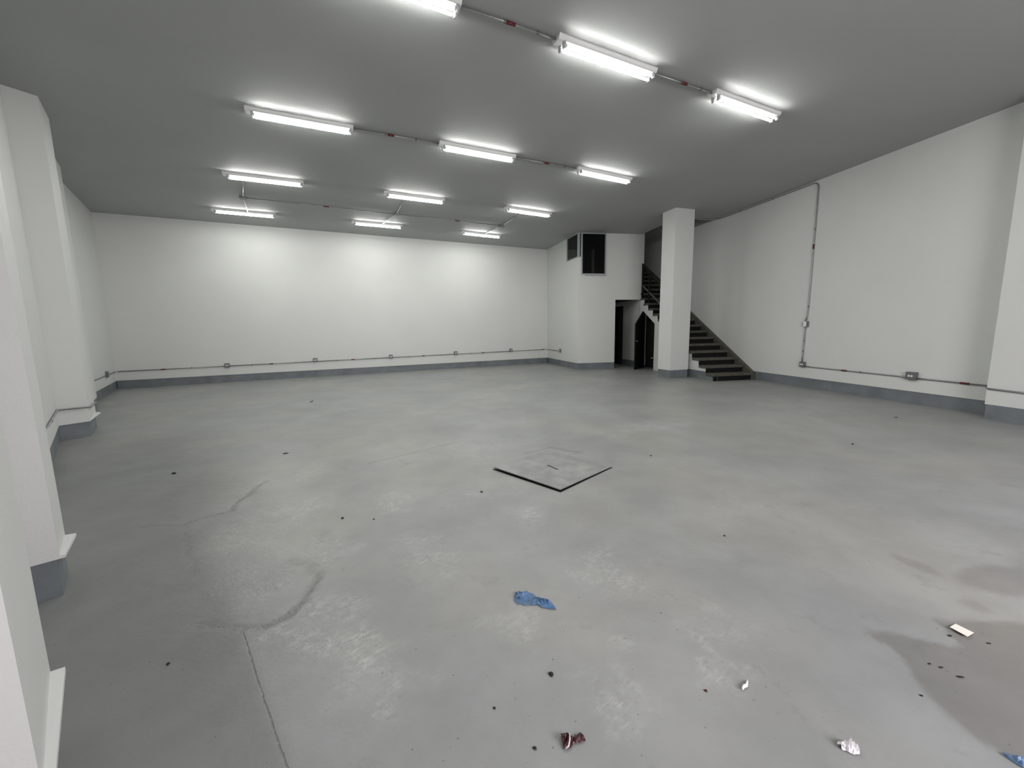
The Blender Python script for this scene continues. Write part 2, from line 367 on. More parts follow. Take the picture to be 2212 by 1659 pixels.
# block with the staircase
BKL = (BR - BK).length; FL = (BKR - BK).length
wb = MB(); holed(wb, BK, BKR, BH, CEIL, .12, [(0, .095, 3.63, 9), (.12, .925, 3.105, 9), (1.30, 9, -1, 2.283)])
struct('wall_stair_block_front', wb, 'wall')
wb = MB(); holed(wb, BR, BK, BH, CEIL, .12, [(BKL - .905, BKL, 3.625, 9)]); struct('wall_stair_block_side', wb, 'wall')
bb = MB(); slab(bb, BK, BK + (BKR - BK).normalized() * 1.30, 0, BH, .12, RECESS); slab(bb, BR, BK, 0, BH, .12, RECESS); struct('baseboard_stair_block', bb, 'base')
# inner floor of the upper room above the passage, and the wall between passage and stairwell
fdir = (BKR - BK).normalized()
p = [BK + Vector((-.02, .1)), S(3.9, -.02), S(7.4, -.02), BR + Vector((.1, .1))]
wb = MB(); wb.prism([(q.x, q.y) for q in p], 2.30, 2.5); struct('ceiling_passage', wb, 'dark')  # passage ceiling coloured near-black because it is unlit
wb = MB(); slab(wb, S(3.9, 0), S(7.4, 0), BH, 7.2, -.1); slab(wb, S(3.78, 0), S(3.9, 0), 2.283, 7.2, -.1); slab(wb, S(1.85, -.1), S(3.78, -.1), CEIL + .25, 7.2, -.1); struct('wall_stairwell', wb, 'wall')
bb = MB(); slab(bb, S(3.9, 0), S(7.4, 0), 0, BH, -.1, RECESS); struct('baseboard_passage', bb, 'base')
wb = MB(); slab(wb, S(1.85, -.1), S(1.85, RW), CEIL + .25, 7.2, -.12); struct('wall_stairwell_front', wb, 'wall')
wb = MB(); p = [S(1.7, -.2), S(1.7, RW + .2), S(8.5, RW + .2), S(8.5, -.2)]; wb.prism([(q.x, q.y) for q in p], 7.2, 7.35); struct('ceiling_stairwell', wb, 'ceiling')
wb = MB(); slab(wb, S(3.95, -1.9), S(3.95, -1.85), 0, 2.3, .1)

# ------------------------------------------------------------------ pillars
def pillar(name, pts, label, lip=None, top=CEIL):
    cx = sum(p[0] for p in pts) / len(pts); cy = sum(p[1] for p in pts) / len(pts); org = (cx, cy, 0)
    t = empty(name, org, 0, label, 'pillar')
    m_ = MB(); m_.prism(pts, BH, top)
    if lip:
        for a, b_, d0, d1 in lip:          # plaster lip standing out just above the painted band
            a = Vector(a); b_ = Vector(b_); u = (b_ - a).normalized(); n = Vector((u.y, -u.x))
            if n.dot(Vector((cx, cy)) - a) > 0: n = -n
            m_.hexa([(*(a - n * .01), BH), (*(b_ - n * .01), BH), (*(b_ + n * d1), BH), (*(a + n * d0), BH)],
                    [(*(a - n * .01), BH + .022), (*(b_ - n * .01), BH + .022), (*(b_ + n * d1), BH + .016), (*(a + n * d0), BH + .016)])
    obj('shaft', m_, 'wall', t, org)
    k = MB(); kp = []
    for p_ in pts:
        v = Vector((p_[0] - cx, p_[1] - cy)); kp.append(((cx + v.x * (1 - .014 / v.length)), (cy + v.y * (1 - .014 / v.length))))
    k.prism(kp, 0, BH); obj('painted_base', k, 'base', t, org)
    return t
pm = Vector((4.26, 10.83)); fx = Vector((cos(radians(19)), sin(radians(19)))); fy = Vector((-sin(radians(19)), cos(radians(19))))
pp = [pm, pm + fx * .60, pm + fx * .60 + fy * .50, pm + fy * .50]
pillar('pillar', [tuple(q) for q in pp], 'white free-standing square pillar in front of the stairs')
N1, F1, I1 = (-5.90, 5.54), (-6.38, 6.09), (-6.055, 5.28)
pillar('pillar', [N1, F1, (-6.70, 5.80), (-6.25, 5.10), I1], 'white wall pillar on the left wrapped by a thin conduit near its foot', [(N1, F1, .0, .05)])
N2, F2 = (-2.462, 2.045), (-2.675, 2.268)
pillar('pillar', [N2, F2, (-2.98, 1.96), (-2.77, 1.75)], 'second nearest white wall pillar on the left with a dark painted foot', [(N2, F2, .02, .045)])
N3, F3 = (-1.245, .905), (-1.650, 1.282)
pillar('pillar', [N3, F3, (-1.93, .99), (-1.53, .60)], 'nearest white wall pillar cut off by the left frame edge', [(N3, F3, .02, .035)])
F0 = (-8.02, 7.72)
pillar('pillar', [(-7.70, 7.35), F0, (-8.30, 7.48), (-7.98, 7.10)], 'farthest wall pillar on the left, a sliver seen behind another pillar')
pr = [S(-4.6, .85), S(-4.6, 1.22), S(-7.2, 1.22), S(-7.2, .85)]
pillar('pillar', [tuple(q) for q in pr], 'wide white pillar standing out from the right wall at the frame edge')

# ------------------------------------------------------------------ staircase
RUN, RISE = .292, .178
st = empty('staircase', S3(0, .5, 0), 0, 'dark concrete staircase with black risers climbing along the right wall', 'staircase')
so = S3(0, .5, 0)
def fr(mb, s0, s1, e0, e1, z0, z1):
    q = [S(s0, e0), S(s0, e1), S(s1, e1), S(s1, e0)]
    mb.prism([(x.x, x.y) for x in q], z0, z1); return mb
random.seed(4)
SI = RW - .10
for k in range(22):
    j = random.uniform(-.004, .004)
    b_ = MB(); fr(b_, RUN * k - .028 + j, RUN * (k + 1) + .01, -.03 + j if k < 12 else .004, SI, RISE * (k + 1) - .06, RISE * (k + 1))
    stp = obj('step', b_, 'concrete', st, so, bevel=.006)
    b_ = MB(); fr(b_, RUN * k, RUN * k + .04, -.012 if k < 12 else .005, SI - .02, RISE * k + (.002 if k == 0 else 0), RISE * (k + 1) - .06); obj('riser_panel', b_, 'riser', stp, so)
b_ = MB(); n = 22                           # sloping kerb on the wall side
def slopeprism(mb, e0, e1, pts):
    a = [S3(s, e0, z) for s, z in pts]; c = [S3(s, e1, z) for s, z in pts]; k = len(pts)
    mb.add(a + c, [tuple(range(k)), tuple(range(2 * k - 1, k - 1, -1))] + [(i, (i + 1) % k, k + (i + 1) % k, k + i) for i in range(k)])
slopeprism(b_, SI - .005, RW - .001, [(-.03, 0.002), (-.03, RISE + .005), (RUN * 21 - .03, RISE * 22 + .005), (RUN * 21, RISE * 20), (.4, 0.002)])
obj('kerb', b_, 'concrete', st, so)
b_ = MB(); slopeprism(b_, .11, SI - .01, [(.06, .002), (RUN * 21.9, RISE * 21.5), (RUN * 21.9, RISE * 20), (.55, .002)]); obj('sloping_slab', b_, 'concrete', st, so)
# white side wall under the steps, with the closet opening
OS0, OS1, OZ0, OZ1 = 2.85, 3.577, 1.476, 1.90
brk = sorted(set([round(RUN * k + .012, 4) for k in range(0, 13)] + [OS0, OS1, 3.78, -.0 + .012]))
brk = [x for x in brk if x <= 3.78]
b_ = MB()
for s0, s1 in zip(brk[:-1], brk[1:]):
    k = int((s0 + s1) / 2 / RUN); zt = RISE * (k + 1) - .058
    a0 = a1 = BH
    if OS0 - 1e-4 <= s0 and s1 <= OS1 + 1e-4:
        a0 = OZ0 + (s0 - OS0) / (OS1 - OS0) * (OZ1 - OZ0); a1 = OZ0 + (s1 - OS0) / (OS1 - OS0) * (OZ1 - OZ0)
    if zt <= max(a0, a1): continue
    b_.hexa([S3(s0, 0, a0), S3(s0, .1, a0), S3(s1, .1, a1), S3(s1, 0, a1)], [S3(s0, 0, zt), S3(s0, .1, zt), S3(s1, .1, zt), S3(s1, 0, zt)])
fr(b_, 2.56, OS0, .0, .1, .002, BH); obj('side_wall', b_, 'wall', st, so, label='white plastered side wall under the steps')
b_ = MB(); fr(b_, .0, 2.55, .010, .1, 0.001, .118); fr(b_, RUN, 2.55, .010, .1, .118, BH); fr(b_, OS1, 3.9, .01, .1, 0.001, BH); obj('painted_base', b_, 'base', st, so)
# unseen near-black shell added behind the opening to keep the closet dark
wb = MB(); slopeprism(wb, .33, .36, [(2.4, .001), (2.4, 1.46), (3.9, 2.25), (3.9, .001)]); slopeprism(wb, .10, .36, [(2.40, .001), (2.40, 1.46), (2.43, 1.48), (2.43, .001)]); obj('closet_dark_shell', wb, 'dark', st, so)

# closet door under the stairs
hx = S(3.55, -.012)
dr = empty('door_1', (hx.x, hx.y, 0), 0, 'black sloped-top door standing open under the stairs', None, None, 'structure')
LW = .70; ang = radians(-90 - 36.5)                   # direction of the open leaf in plan
u = Vector((cos(ang), sin(ang))); nn = Vector((-u.y, u.x))
def lp(a, t, z): q = u * a + nn * t; return (q.x, q.y, z)
b_ = MB(); b_.hexa([lp(0, -.018, .012), lp(LW, -.018, .012), lp(LW, .018, .012), lp(0, .018, .012)], [lp(0, -.018, OZ1 - .01), lp(LW, -.018, OZ0 - .01), lp(LW, .018, OZ0 - .01), lp(0, .018, OZ1 - .01)])
lf = obj('door_leaf', b_, 'leaf', dr)
for sgn in (-1, 1):
    b_ = MB(); b_.tube([lp(LW - .07, sgn * .016, .93), lp(LW - .07, sgn * .026, .93)], .026, 14); b_.tube([lp(LW - .07, sgn * .02, .93), lp(LW - .07, sgn * .06, .93), lp(LW - .085, sgn * .065, .93), lp(LW - .17, sgn * .065, .93)], .009, 10)
    obj('door_handle', b_, 'chrome', lf, label='chrome lever handle')
b_ = MB(); q0 = S(3.445, .02) - hx; q1 = S(3.475, .05) - hx
b_.box(0, 0, 0, 0, 0, 0); b_.v.clear(); b_.f.clear()
pp4 = [S(3.545, .078) - hx, S(3.545, .104) - hx, S(3.575, .104) - hx, S(3.575, .078) - hx]; b_.prism([tuple(q) for q in pp4], .10, 1.86)
obj('frame_edge', b_, 'pale', dr, label='thin pale vertical frame edge')
b_ = MB(); pp5 = [S(3.552, -.004) - hx, S(3.552, .080) - hx, S(3.580, .080) - hx, S(3.580, -.004) - hx]; b_.prism([tuple(q) for q in pp5], .002, 1.88); obj('door_frame', b_, 'leaf', dr)
b_ = MB(); cc = S(2.84, -.01) - hx
b_.tube([(cc.x, cc.y, .40), (cc.x - .05, cc.y - .02, .40), (cc.x - .09, cc.y + .0, .385)], .009, 8); b_.tube([(cc.x, cc.y, .385), (cc.x, cc.y, .415)], .02, 10)
obj('latch', b_, 'chrome', dr, label='small metal latch low on the right jamb')
# blue door in the passage, its dark recess painted as a black panel
d2 = empty('door_2', S3(5.35, 0, 0), 0, 'dark blue-black flat door in the passage wall behind the doorway', None, None, 'structure'); o2 = S3(5.35, 0, 0)
b_ = MB(); fr(b_, 4.97, 5.25, -.02, .0, .004, 2.14); obj('door_leaf', b_, 'bluedoor', d2, o2)
b_ = MB(); fr(b_, 5.25, 6.3, -.035, .0, .004, 2.14); recess_panel = obj('door_leaf', b_, 'leaf', d2, o2)  # black panel stands in for the shaded recess beside the blue leaf
b_ = MB(); q = S3(5.33, -.05, 1.0); b_.tube([S3(5.33, -.03, 1.0), q, S3(5.45, -.06, 1.0)], .009, 8); obj('door_handle', b_, 'chrome', recess_panel, o2)

# railing
rg = empty('stair_railing', S3(3.7, .05, 0), 0, 'black steel stair railing with a sloping handrail and lower grey bar', 'railing'); ro = S3(3.7, .05, 0)
def nz_(s): return RISE + RISE / RUN * s
b_ = MB(); slopeprism(b_, .03, .075, [(2.45, nz_(2.45) + .93), (2.45, nz_(2.45) + .975), (3.775, nz_(3.775) + .975), (3.775, nz_(3.775) + .93)]); obj('handrail', b_, 'steel', rg, ro)
b_ = MB(); slopeprism(b_, .035, .07, [(2.45, nz_(2.45) + .26), (2.45, nz_(2.45) + .31), (3.775, nz_(3.775) + .31), (3.775, nz_(3.775) + .26)]); obj('lower_rail', b_, 'rail', rg, ro, label='dull grey sloping lower bar')
for s in (3.73, 3.30, 2.50):
    b_ = MB(); k = int(s / RUN); fr(b_, s, s + .045, .03, .075, RISE * (k + 1), nz_(s) + .95); obj('post', b_, 'steel', rg, ro)

# ------------------------------------------------------------------ upstairs corner windows
def wall_frame(P, Q):
    P = Vector(P); Q = Vector(Q); u = (Q - P).normalized(); n = Vector((u.y, -u.x))
    return lambda a, t, z: (P.x + u.x * a + n.x * t, P.y + u.y * a + n.y * t, z)
def bar(mb, F, a0, a1, t0, t1, z0, z1):
    mb.hexa([F(a0, t0, z0), F(a1, t0, z0), F(a1, t1, z0), F(a0, t1, z0)], [F(a0, t0, z1), F(a1, t0, z1), F(a1, t1, z1), F(a0, t1, z1)])
FF = wall_frame(BK, BKR)          # t positive = out of the wall, towards the room
FS = wall_frame(BR, BK)
def window(name, F, a0, a1, z0, z1, t, fw_, label):
    o = F((a0 + a1) / 2, 0, z0); e_ = empty(name, o, 0, label, None, None, 'structure')
    m_ = MB()
    bar(m_, F, a0, a0 + fw_, -.04, t, z0, z1); bar(m_, F, a1 - fw_, a1, -.04, t, z0, z1); bar(m_, F, a0 + fw_, a1 - fw_, -.04, t, z0, z0 + fw_); bar(m_, F, a0 + fw_, a1 - fw_, -.04, t, z1 - fw_, z1)
    obj('window_frame', m_, 'alu', e_, o); m2 = MB(); bar(m2, F, a0 + fw_, a1 - fw_, -.012, -.006, z0 + fw_, z1 - fw_); obj('pane', m2, 'glass', e_, o); return e_
window('window_1', FS, BKL - .905, BKL - .002, 3.625, CEIL - .004, .02, .028, 'narrow side window with reflecting pane high on the stair block')
window('window_2', FF, .028, .098, 3.63, CEIL - .004, .02, .018, 'slim window strip beside the block corner')
w3 = window('window_3', FF, .10, .93, 3.085, CEIL - .004, .045, .030, 'large black framed window high on the stair block front')
m_ = MB(); bar(m_, FF, .25, .93, 0.0, .06, 3.06, 3.085); o = FF(.515, 0, 3.085); obj('window_sill', m_, 'alu', w3, o)
m_ = MB(); bar(m_, FF, .0, .03, -.03, .012, 3.63, CEIL - .004); struct('trim_1', m_, 'alu')
# upper room lining, coloured near-black to look unlit behind the windows
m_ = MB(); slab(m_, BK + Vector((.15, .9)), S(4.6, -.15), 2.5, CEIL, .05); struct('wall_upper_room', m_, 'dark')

# ------------------------------------------------------------------ fluorescent lights
fl = empty('fluorescent_light', (0, 0, 0), 0, 'x', 'light', 'twin-tube batten lights on the ceiling')
def build_fixture(root):
    h = MB(); h.xprism([(-.078, 0), (-.078, -.016), (-.055, -.050), (.055, -.050), (.078, -.016), (.078, 0)], -.70, .655)
    obj('housing', h, 'enamel', root, bevel=.003)
    for y in (-.04, .04):
        b_ = MB(); b_.tube([(-.592, y, -.082), (.592, y, -.082)], .0145, 16); tb = obj('tube', b_, 'tube', root); tb.data.materials.append(M['ledback'])
        for p_ in tb.data.polygons: p_.material_index = 1 if p_.normal.z > .12 or abs(p_.normal.x) > .5 else 0        # the back of the tube does not shine
    for x in (-1, 1):
        for y in (-.04, .04):
            b_ = MB()
            x0, x1 = sorted((x * .605, x * .632)); b_.box(x0, x1, y - .017, y + .017, -.104, -.045)
            b_.tube([(x * .588, y, -.082), (x * .61, y, -.082)], .0155, 12)
            obj('lamp_holder', b_, 'holder', root)
build_fixture(fl)
FIX = [((-.479 - .60 * cos(radians(26.3)) * 1.0, 4.161 - .60 * sin(radians(26.3))), 26.3, 'nearest ceiling light, its left end cut off by the top of the frame'),
       ((1.136, 4.943), 26.3, 'large bright ceiling light in the middle of the nearest row'),
       ((3.256, 5.970), 26.3, 'rightmost ceiling light of the nearest row'),
       ((-2.885, 6.171), 24.9, 'leftmost ceiling light of the second row, a long bright bar'),
       ((-.488, 7.275), 25.4, 'middle ceiling light of the second row'),
       ((1.891, 8.429), 28.0, 'rightmost ceiling light of the second row'),
       ((-4.724, 8.347), 24.2, 'leftmost ceiling light of the third row'),
       ((-2.097, 9.589), 26.4, 'middle ceiling light of the third row'),
       ((.507, 10.851), 29.0, 'rightmost ceiling light of the third row'),
       ((-6.552, 10.545), 25.4, 'leftmost ceiling light of the row nearest the back wall'),
       ((-3.680, 11.866), 24.6, 'middle ceiling light of the row nearest the back wall'),
       ((-.877, 13.275), 28.8, 'rightmost ceiling light of the row nearest the back wall')]
for i, ((x, y), a, lb) in enumerate(FIX):
    if i == 0:
        fl.location = (x, y, CEIL); fl.rotation_euler = (0, 0, radians(a)); fl['label'] = lb
    else: copy_thing(fl, (x, y, CEIL), radians(a), lb)
def fend(i, x, y=0):
    (cx, cy), a, _ = FIX[i]; a = radians(a); return Vector((cx + cos(a) * x - sin(a) * y, cy + sin(a) * x + cos(a) * y))

# ------------------------------------------------------------------ conduits
def conduit(path, label, marks=(), r=.0105, clips=(), group='thin metal conduits'):
    P = [Vector(p) for p in path]
    o = obj('conduit', MB().tube(P, r, 10), 'pipe', None, tuple(P[0])); tag(o, label, 'pipe', group)
    L_ = [0]
    for a, b_ in zip(P[:-1], P[1:]): L_.append(L_[-1] + (b_ - a).length)
    def at(t):
        x = t * L_[-1]
        for i in range(len(P) - 1):
            if x <= L_[i + 1] + 1e-6: d_ = (P[i + 1] - P[i]).normalized(); return P[i] + d_ * (x - L_[i]), d_
    for t, w_ in marks:
        p, d_ = at(t); m_ = MB().tube([p - d_ * w_ / 2, p + d_ * w_ / 2], r + .004, 12); obj('coupling', m_, 'red', o, tuple(P[0]), label='red taped coupling')
    for t in clips:
        p, d_ = at(t); m_ = MB().tube([p - d_ * .012, p + d_ * .012], r + .005, 10); obj('clip', m_, 'box', o, tuple(P[0]))
    return o
CZ = CEIL - .022
def c3(v, z=CZ): return (v.x, v.y, z)
names = ['nearest', 'second']
for a, b_, lb, m in ((0, 1, 'conduit on the ceiling between the two left lights of the nearest row', .5), (1, 2, 'conduit on the ceiling between the middle and right lights of the nearest row', .5),
                     (3, 4, 'conduit on the ceiling between left and middle lights of the second row', .42), (4, 5, 'conduit on the ceiling between middle and right lights of the second row', .5)):
    conduit([c3(fend(a, .66)), c3(fend(b_, -.70))], lb, ((m, .10),), .0125, (m - .06, m + .3))
jb = [Vector((-5.90, 9.46)), Vector((-2.917, 10.95)), Vector((-.224, 12.31))]
def junction_box(c, a, lb):
    t = empty('junction_box', (c.x, c.y, CEIL), radians(a), lb, 'electrical box', 'junction boxes on the ceiling')
    b_ = MB(); b_.box(-.062, .062, -.062, .062, -.05, 0); obj('box', b_, 'box', t, bevel=.003)
    b_ = MB(); b_.box(-.068, .068, -.068, .068, -.056, -.050); obj('cover', b_, 'box', t, bevel=.002)
    return t
jl = ['ceiling junction box between the two leftmost lights of the back rows', 'ceiling junction box between the middle lights of the back rows', 'ceiling junction box between the rightmost lights of the back rows']
for c, lb in zip(jb, jl): junction_box(c, 26, lb)
def trim_(a, b_, t): d_ = (b_ - a).normalized(); return a + d_ * t
conduit([c3(trim_(jb[0], jb[1], .066)), c3(trim_(jb[1], jb[0], .066))], 'long thin conduit on the ceiling linking the left and middle junction boxes', ((.505, .12),), .010)
conduit([c3(trim_(jb[1], jb[2], .066)), c3(trim_(jb[2], jb[1], .066))], 'long thin conduit on the ceiling linking the middle and right junction boxes', ((.55, .12),), .010)
for c, i3, i4, nm in ((jb[0], 6, 9, 'left'), (jb[1], 7, 10, 'middle'), (jb[2], 8, 11, 'right')):
    f4 = {'left': fend(9, .05, .08), 'middle': fend(10, .08, .08), 'right': fend(11, .10, .08)}[nm]
    f3 = {'left': fend(6, -.36, -.08 + .02), 'middle': fend(7, -.2, .08), 'right': fend(8, -.1, .08)}[nm]
    conduit([c3(trim_(c, f4, .066)), c3(f4 + (c - f4).normalized() * .01)], 'short bright branch conduit from the %s junction box to the rearmost light' % nm, (), .014, (.5,)).data.materials[0] = M['pipeglint']
    conduit([c3(trim_(c, f3, .066)), c3(f3 + (c - f3).normalized() * .01)], 'short branch conduit from the %s junction box towards the third row of lights' % nm, (), .009, (.62,))

# ------------------------------------------------------------------ outlets and wall conduits
def outlet_parts(t, wd=.118, ht=.118, dp=.05, plate=True, kind='duplex'):
    b_ = MB(); b_.box(-wd / 2, wd / 2, -dp, 0, -ht / 2, ht / 2); obj('box', b_, 'box', t, bevel=.003)
    if kind == 'blank': return
    if kind == 'switch':
        b_ = MB(); b_.box(-.037, .037, -dp - .006, -dp, -.055, .055); pl = obj('cover_plate', b_, 'plastic', t, bevel=.002, label='white switch plate')
        b_ = MB(); b_.box(-.012, .012, -dp - .014, -dp - .006, -.022, .022); obj('switch_toggle', b_, 'plastic', pl); return
    b_ = MB(); b_.box(-wd / 2 + .003, wd / 2 - .003, -dp - .004, -dp, -ht / 2 + .003, ht / 2 - .003); pl = obj('cover_plate', b_, 'box', t, bevel=.001)
    for x in (-.021, .021):
        b_ = MB(); b_.tube([(x, -dp - .004, 0), (x, -dp - .010, 0)], .0165, 14); sk = obj('socket', b_, 'plastic', pl, label='white socket face')
def outlet(p, rz, label, group='electrical outlets on the walls', **kw):
    t = empty('electrical_outlet', p, rz, label, 'electrical outlet', group); outlet_parts(t, **kw); return t
def bw(a, z, t=.0): q = BL + bdir * a; n = Vector((bdir.y, -bdir.x)); q = q + n * t; return (q.x, q.y, z)
ba = atan2(bdir.y, bdir.x)
bo = [(2.41, .482), (4.67, .525), (6.94, .530), (9.20, .553), (11.40, .568)]
bl = ['leftmost outlet box on the back wall', 'second outlet box from the left on the back wall', 'middle outlet box of the five on the back wall', 'fourth outlet box from the left on the back wall', 'rightmost outlet box on the back wall']
o0 = outlet(bw(*bo[0]), ba, bl[0])
for (a, z), lb in zip(bo[1:], bl[1:]): copy_thing(o0, bw(a, z), ba, lb)
# back wall conduit runs
zc = lambda a: .445 + (a / 13.0) * .10
runs = [(.02, bo[0][0] - .062), (bo[0][0] + .062, bo[1][0] - .062), (bo[1][0] + .062, bo[2][0] - .062), (bo[2][0] + .062, bo[3][0] - .062), (bo[3][0] + .062, bo[4][0] - .062), (bo[4][0] + .062, 13.0)]
rlb = ['thin conduit on the back wall from the left corner to the first outlet', 'thin conduit on the back wall between the first and second outlets', 'thin conduit on the back wall between the second and middle outlets',
       'thin conduit on the back wall between the middle and fourth outlets', 'thin conduit on the back wall between the fourth and last outlets', 'thin conduit on the back wall from the last outlet round the corner to the block']
lw_d = (left_pts[1] - BL).normalized(); lw_n = Vector((-lw_d.y, lw_d.x))
def lwp(a, z, t=.014): q = BL + lw_d * a + lw_n * t; return (q.x, q.y, z)
sd = (BR - BK).normalized(); sn = Vector((-sd.y, sd.x))
def sbp(a, z, t=.014): q = BK + sd * a + sn * t; return (q.x, q.y, z)
for i, (a0, a1) in enumerate(runs):
    path = [bw(a0, zc(a0), .014), bw(a1, zc(a1), .014)]
    if i == 0: path = [lwp(1.14, .455), lwp(.08, .452), bw(.07, .450, .014), bw(a1, zc(a1), .014)]
    if i == 5: path = [bw(a0, zc(a0), .014), bw(12.93, .545, .014), sbp(BKL - .10, .545), sbp(1.53, .545)]
    conduit(path, rlb[i], (((.60, .10),) if i in (0,) else ((.48, .10),)), .0115, (.25, .78))
copy_thing(o0, sbp(1.47, .56, 0), atan2(-sd.y, -sd.x), 'small outlet box on the side of the stair block near the back corner')
bx = empty('electrical_outlet', lwp(1.20, .475, 0), atan2(-lw_d.y, -lw_d.x), 'plain grey box on the left wall close to the back corner', 'electrical outlet', 'electrical outlets on the walls')
outlet_parts(bx, .11, .14, .05, kind='blank')
w12 = (left_pts[3] - left_pts[2]).normalized(); w12n = Vector((-w12.y, w12.x))
conduit([lwp(1.26, .455), lwp(2.6, .455), (-8.62 + .02, 8.2 + .02, .455)], 'thin conduit on the left wall running from the grey box behind the pillar', (), .0115)
def rr_(p, q, t, out=.014):   # point along p->q offset to the room side
    p = Vector(p); q = Vector(q); d_ = (q - p).normalized(); n = Vector((-d_.y, d_.x));  n = n if n.dot(Vector((0, 0)) - p + Vector((1, 1)) * 3) > 0 else -n
    r_ = p + d_ * t + n * out; return r_
pa = rr_(F1, N1, .0, .02); pb = rr_(F1, N1, .60, .02); pbb = Vector(N1) + Vector((.016, -.016)); pc = Vector(I1) + Vector((.03, -.005)); 
pd = left_pts[2] + w12 * .10 + w12n * .016; pe = left_pts[2] + w12 * 1.60 + w12n * .016; pf = left_pts[2] + w12 * 3.3 + w12n * 0
conduit([(*pa, .385), (*pb, .40), (*pbb, .415), (*pc, .425), (*pd, .435), (*pe, .455)], 'thin conduit bending round the foot of the left wall pillar', (), .0115, (.85,))
# right wall
ra = atan2(D.y, D.x)
rwz = ra + pi          # outlet local -y faces the room
def rw(s, z, t=.0): q = S(s, RW - t); return (q.x, q.y, z)
ro_ang = atan2(-D.y, -D.x)
copy_thing(o0, rw(-1.37, .505), ro_ang, 'outlet box on the right wall at the foot of the vertical conduit')
t = empty('electrical_outlet', rw(-3.47, .482), ro_ang, 'wide outlet box on the right wall nearest the frame edge', 'electrical outlet', 'electrical outlets on the walls')
outlet_parts(t, .155, .135, .055)
t = empty('light_switch', rw(-1.365, 1.395), ro_ang, 'white switch in a grey box halfway down the vertical conduit on the right wall', 'switch')
outlet_parts(t, .11, .115, .05, kind='switch')
arc = [rw(-1.39, 4.24, .014)] + [rw(-1.39 + .11 * (1 - cos(a)), 4.24 + .11 * sin(a), .014) for a in (radians(22), radians(45), radians(68))] + [rw(-1.26, 4.352, .014)]
arc2 = [rw(1.35, 4.352, .014), rw(1.55, 4.355, .03)] + [(*S(1.70, RW - .14), 4.36), (*S(1.74, RW - .35), 4.362), (*S(1.76, RW - .62), 4.362)]
conduit([rw(-1.36, 1.454, .03), rw(-1.37, 1.56, .016), rw(-1.385, 1.70, .014)] + arc + arc2, 'long galvanised conduit climbing the right wall and bending along the ceiling edge', ((.245, .10),), .0125, (.05, .30, .62, .78), 'thin metal conduits')
conduit([rw(-1.355, .565, .03), rw(-1.345, .70, .016), rw(-1.352, 1.24, .014), rw(-1.36, 1.337, .03)], 'short vertical conduit between the switch and the outlet on the right wall', (), .012, (.3, .6))
conduit([rw(-1.432, .47, .03), rw(-1.60, .462, .014), rw(-3.25, .452, .014), rw(-3.392, .452, .03)], 'thin conduit low on the right wall between its two outlet boxes', ((.44, .11),), .0115, (.6,))
conduit([rw(-3.548, .448, .03), rw(-3.70, .446, .014), rw(-4.50, .440, .014), (*S(-4.57, .90), .440), (*S(-4.62, .834), .438), (*S(-5.05, .834), .430), (*S(-6.2, .834), .430)], 'thin conduit running from the wide outlet onto the right wall pillar', ((.22, .11), (.63, .11)), .0125, (.7,))

# ------------------------------------------------------------------ floor hatch
h1, h2, h3, h4 = Vector((-.196, 3.922)), Vector((.402, 3.340)), Vector((.986, 3.922)), Vector((.400, 4.53))
hc = (h1 + h2 + h3 + h4) / 4
ht = empty('floor_hatch', (hc.x, hc.y, 0), 0, 'square grey metal hatch lid lying slightly proud in the middle of the floor', 'hatch')
def rel(v, z): return (v.x - hc.x, v.y - hc.y, z)
def grow(v, k): return hc + (v - hc) * k
b_ = MB(); b_.prism([tuple(grow(v, 1.022) - hc + Vector((0, -.004))) for v in (h1, h2, h3, h4)], .0005, .003); obj('frame', b_, 'black', ht, label='black gap and frame under the lid')
b_ = MB(); zt = (.026, .022, .014, .008); zb = (.018, .014, .006, .002)
b_.hexa([rel(v, z) for v, z in zip((h1, h2, h3, h4), zb)], [rel(v, z) for v, z in zip((h1, h2, h3, h4), zt)])
m, t_, b2 = mat('hatch_floor_paint'); M['hatch'] = m
b2.inputs['Roughness'].default_value = .45
tcx = t_.nodes.new('ShaderNodeTexCoord'); nn1 = t_.nodes.new('ShaderNodeTexNoise'); nn1.inputs['Scale'].default_value = 5; nn1.inputs['Detail'].default_value = 7; nn1.inputs['Roughness'].default_value = .65
t_.links.new(tcx.outputs['Object'], nn1.inputs['Vector']); cr = t_.nodes.new('ShaderNodeValToRGB'); cr.color_ramp.elements[0].color = (.235, .24, .235, 1); cr.color_ramp.elements[1].color = (.36, .365, .35, 1)
cr.color_ramp.elements[0].position = .40; cr.color_ramp.elements[1].position = .72; t_.links.new(nn1.outputs['Fac'], cr.inputs[0]); t_.links.new(cr.outputs[0], b2.inputs['Base Color'])
lid = obj('lid', b_, 'hatch', ht)
sa = Vector((.350, 3.965)) - hc; sb = Vector((.436, 3.835)) - hc; sd_ = (sb - sa).normalized(); sn_ = Vector((-sd_.y, sd_.x)) * .011
b_ = MB(); b_.prism([tuple(sa - sn_), tuple(sb - sn_), tuple(sb + sd_ * .01 + Vector((.02, .01))), tuple(sb + sn_), tuple(sa + sn_)], .012, .0205); obj('lifting_slot', b_, 'black', lid)

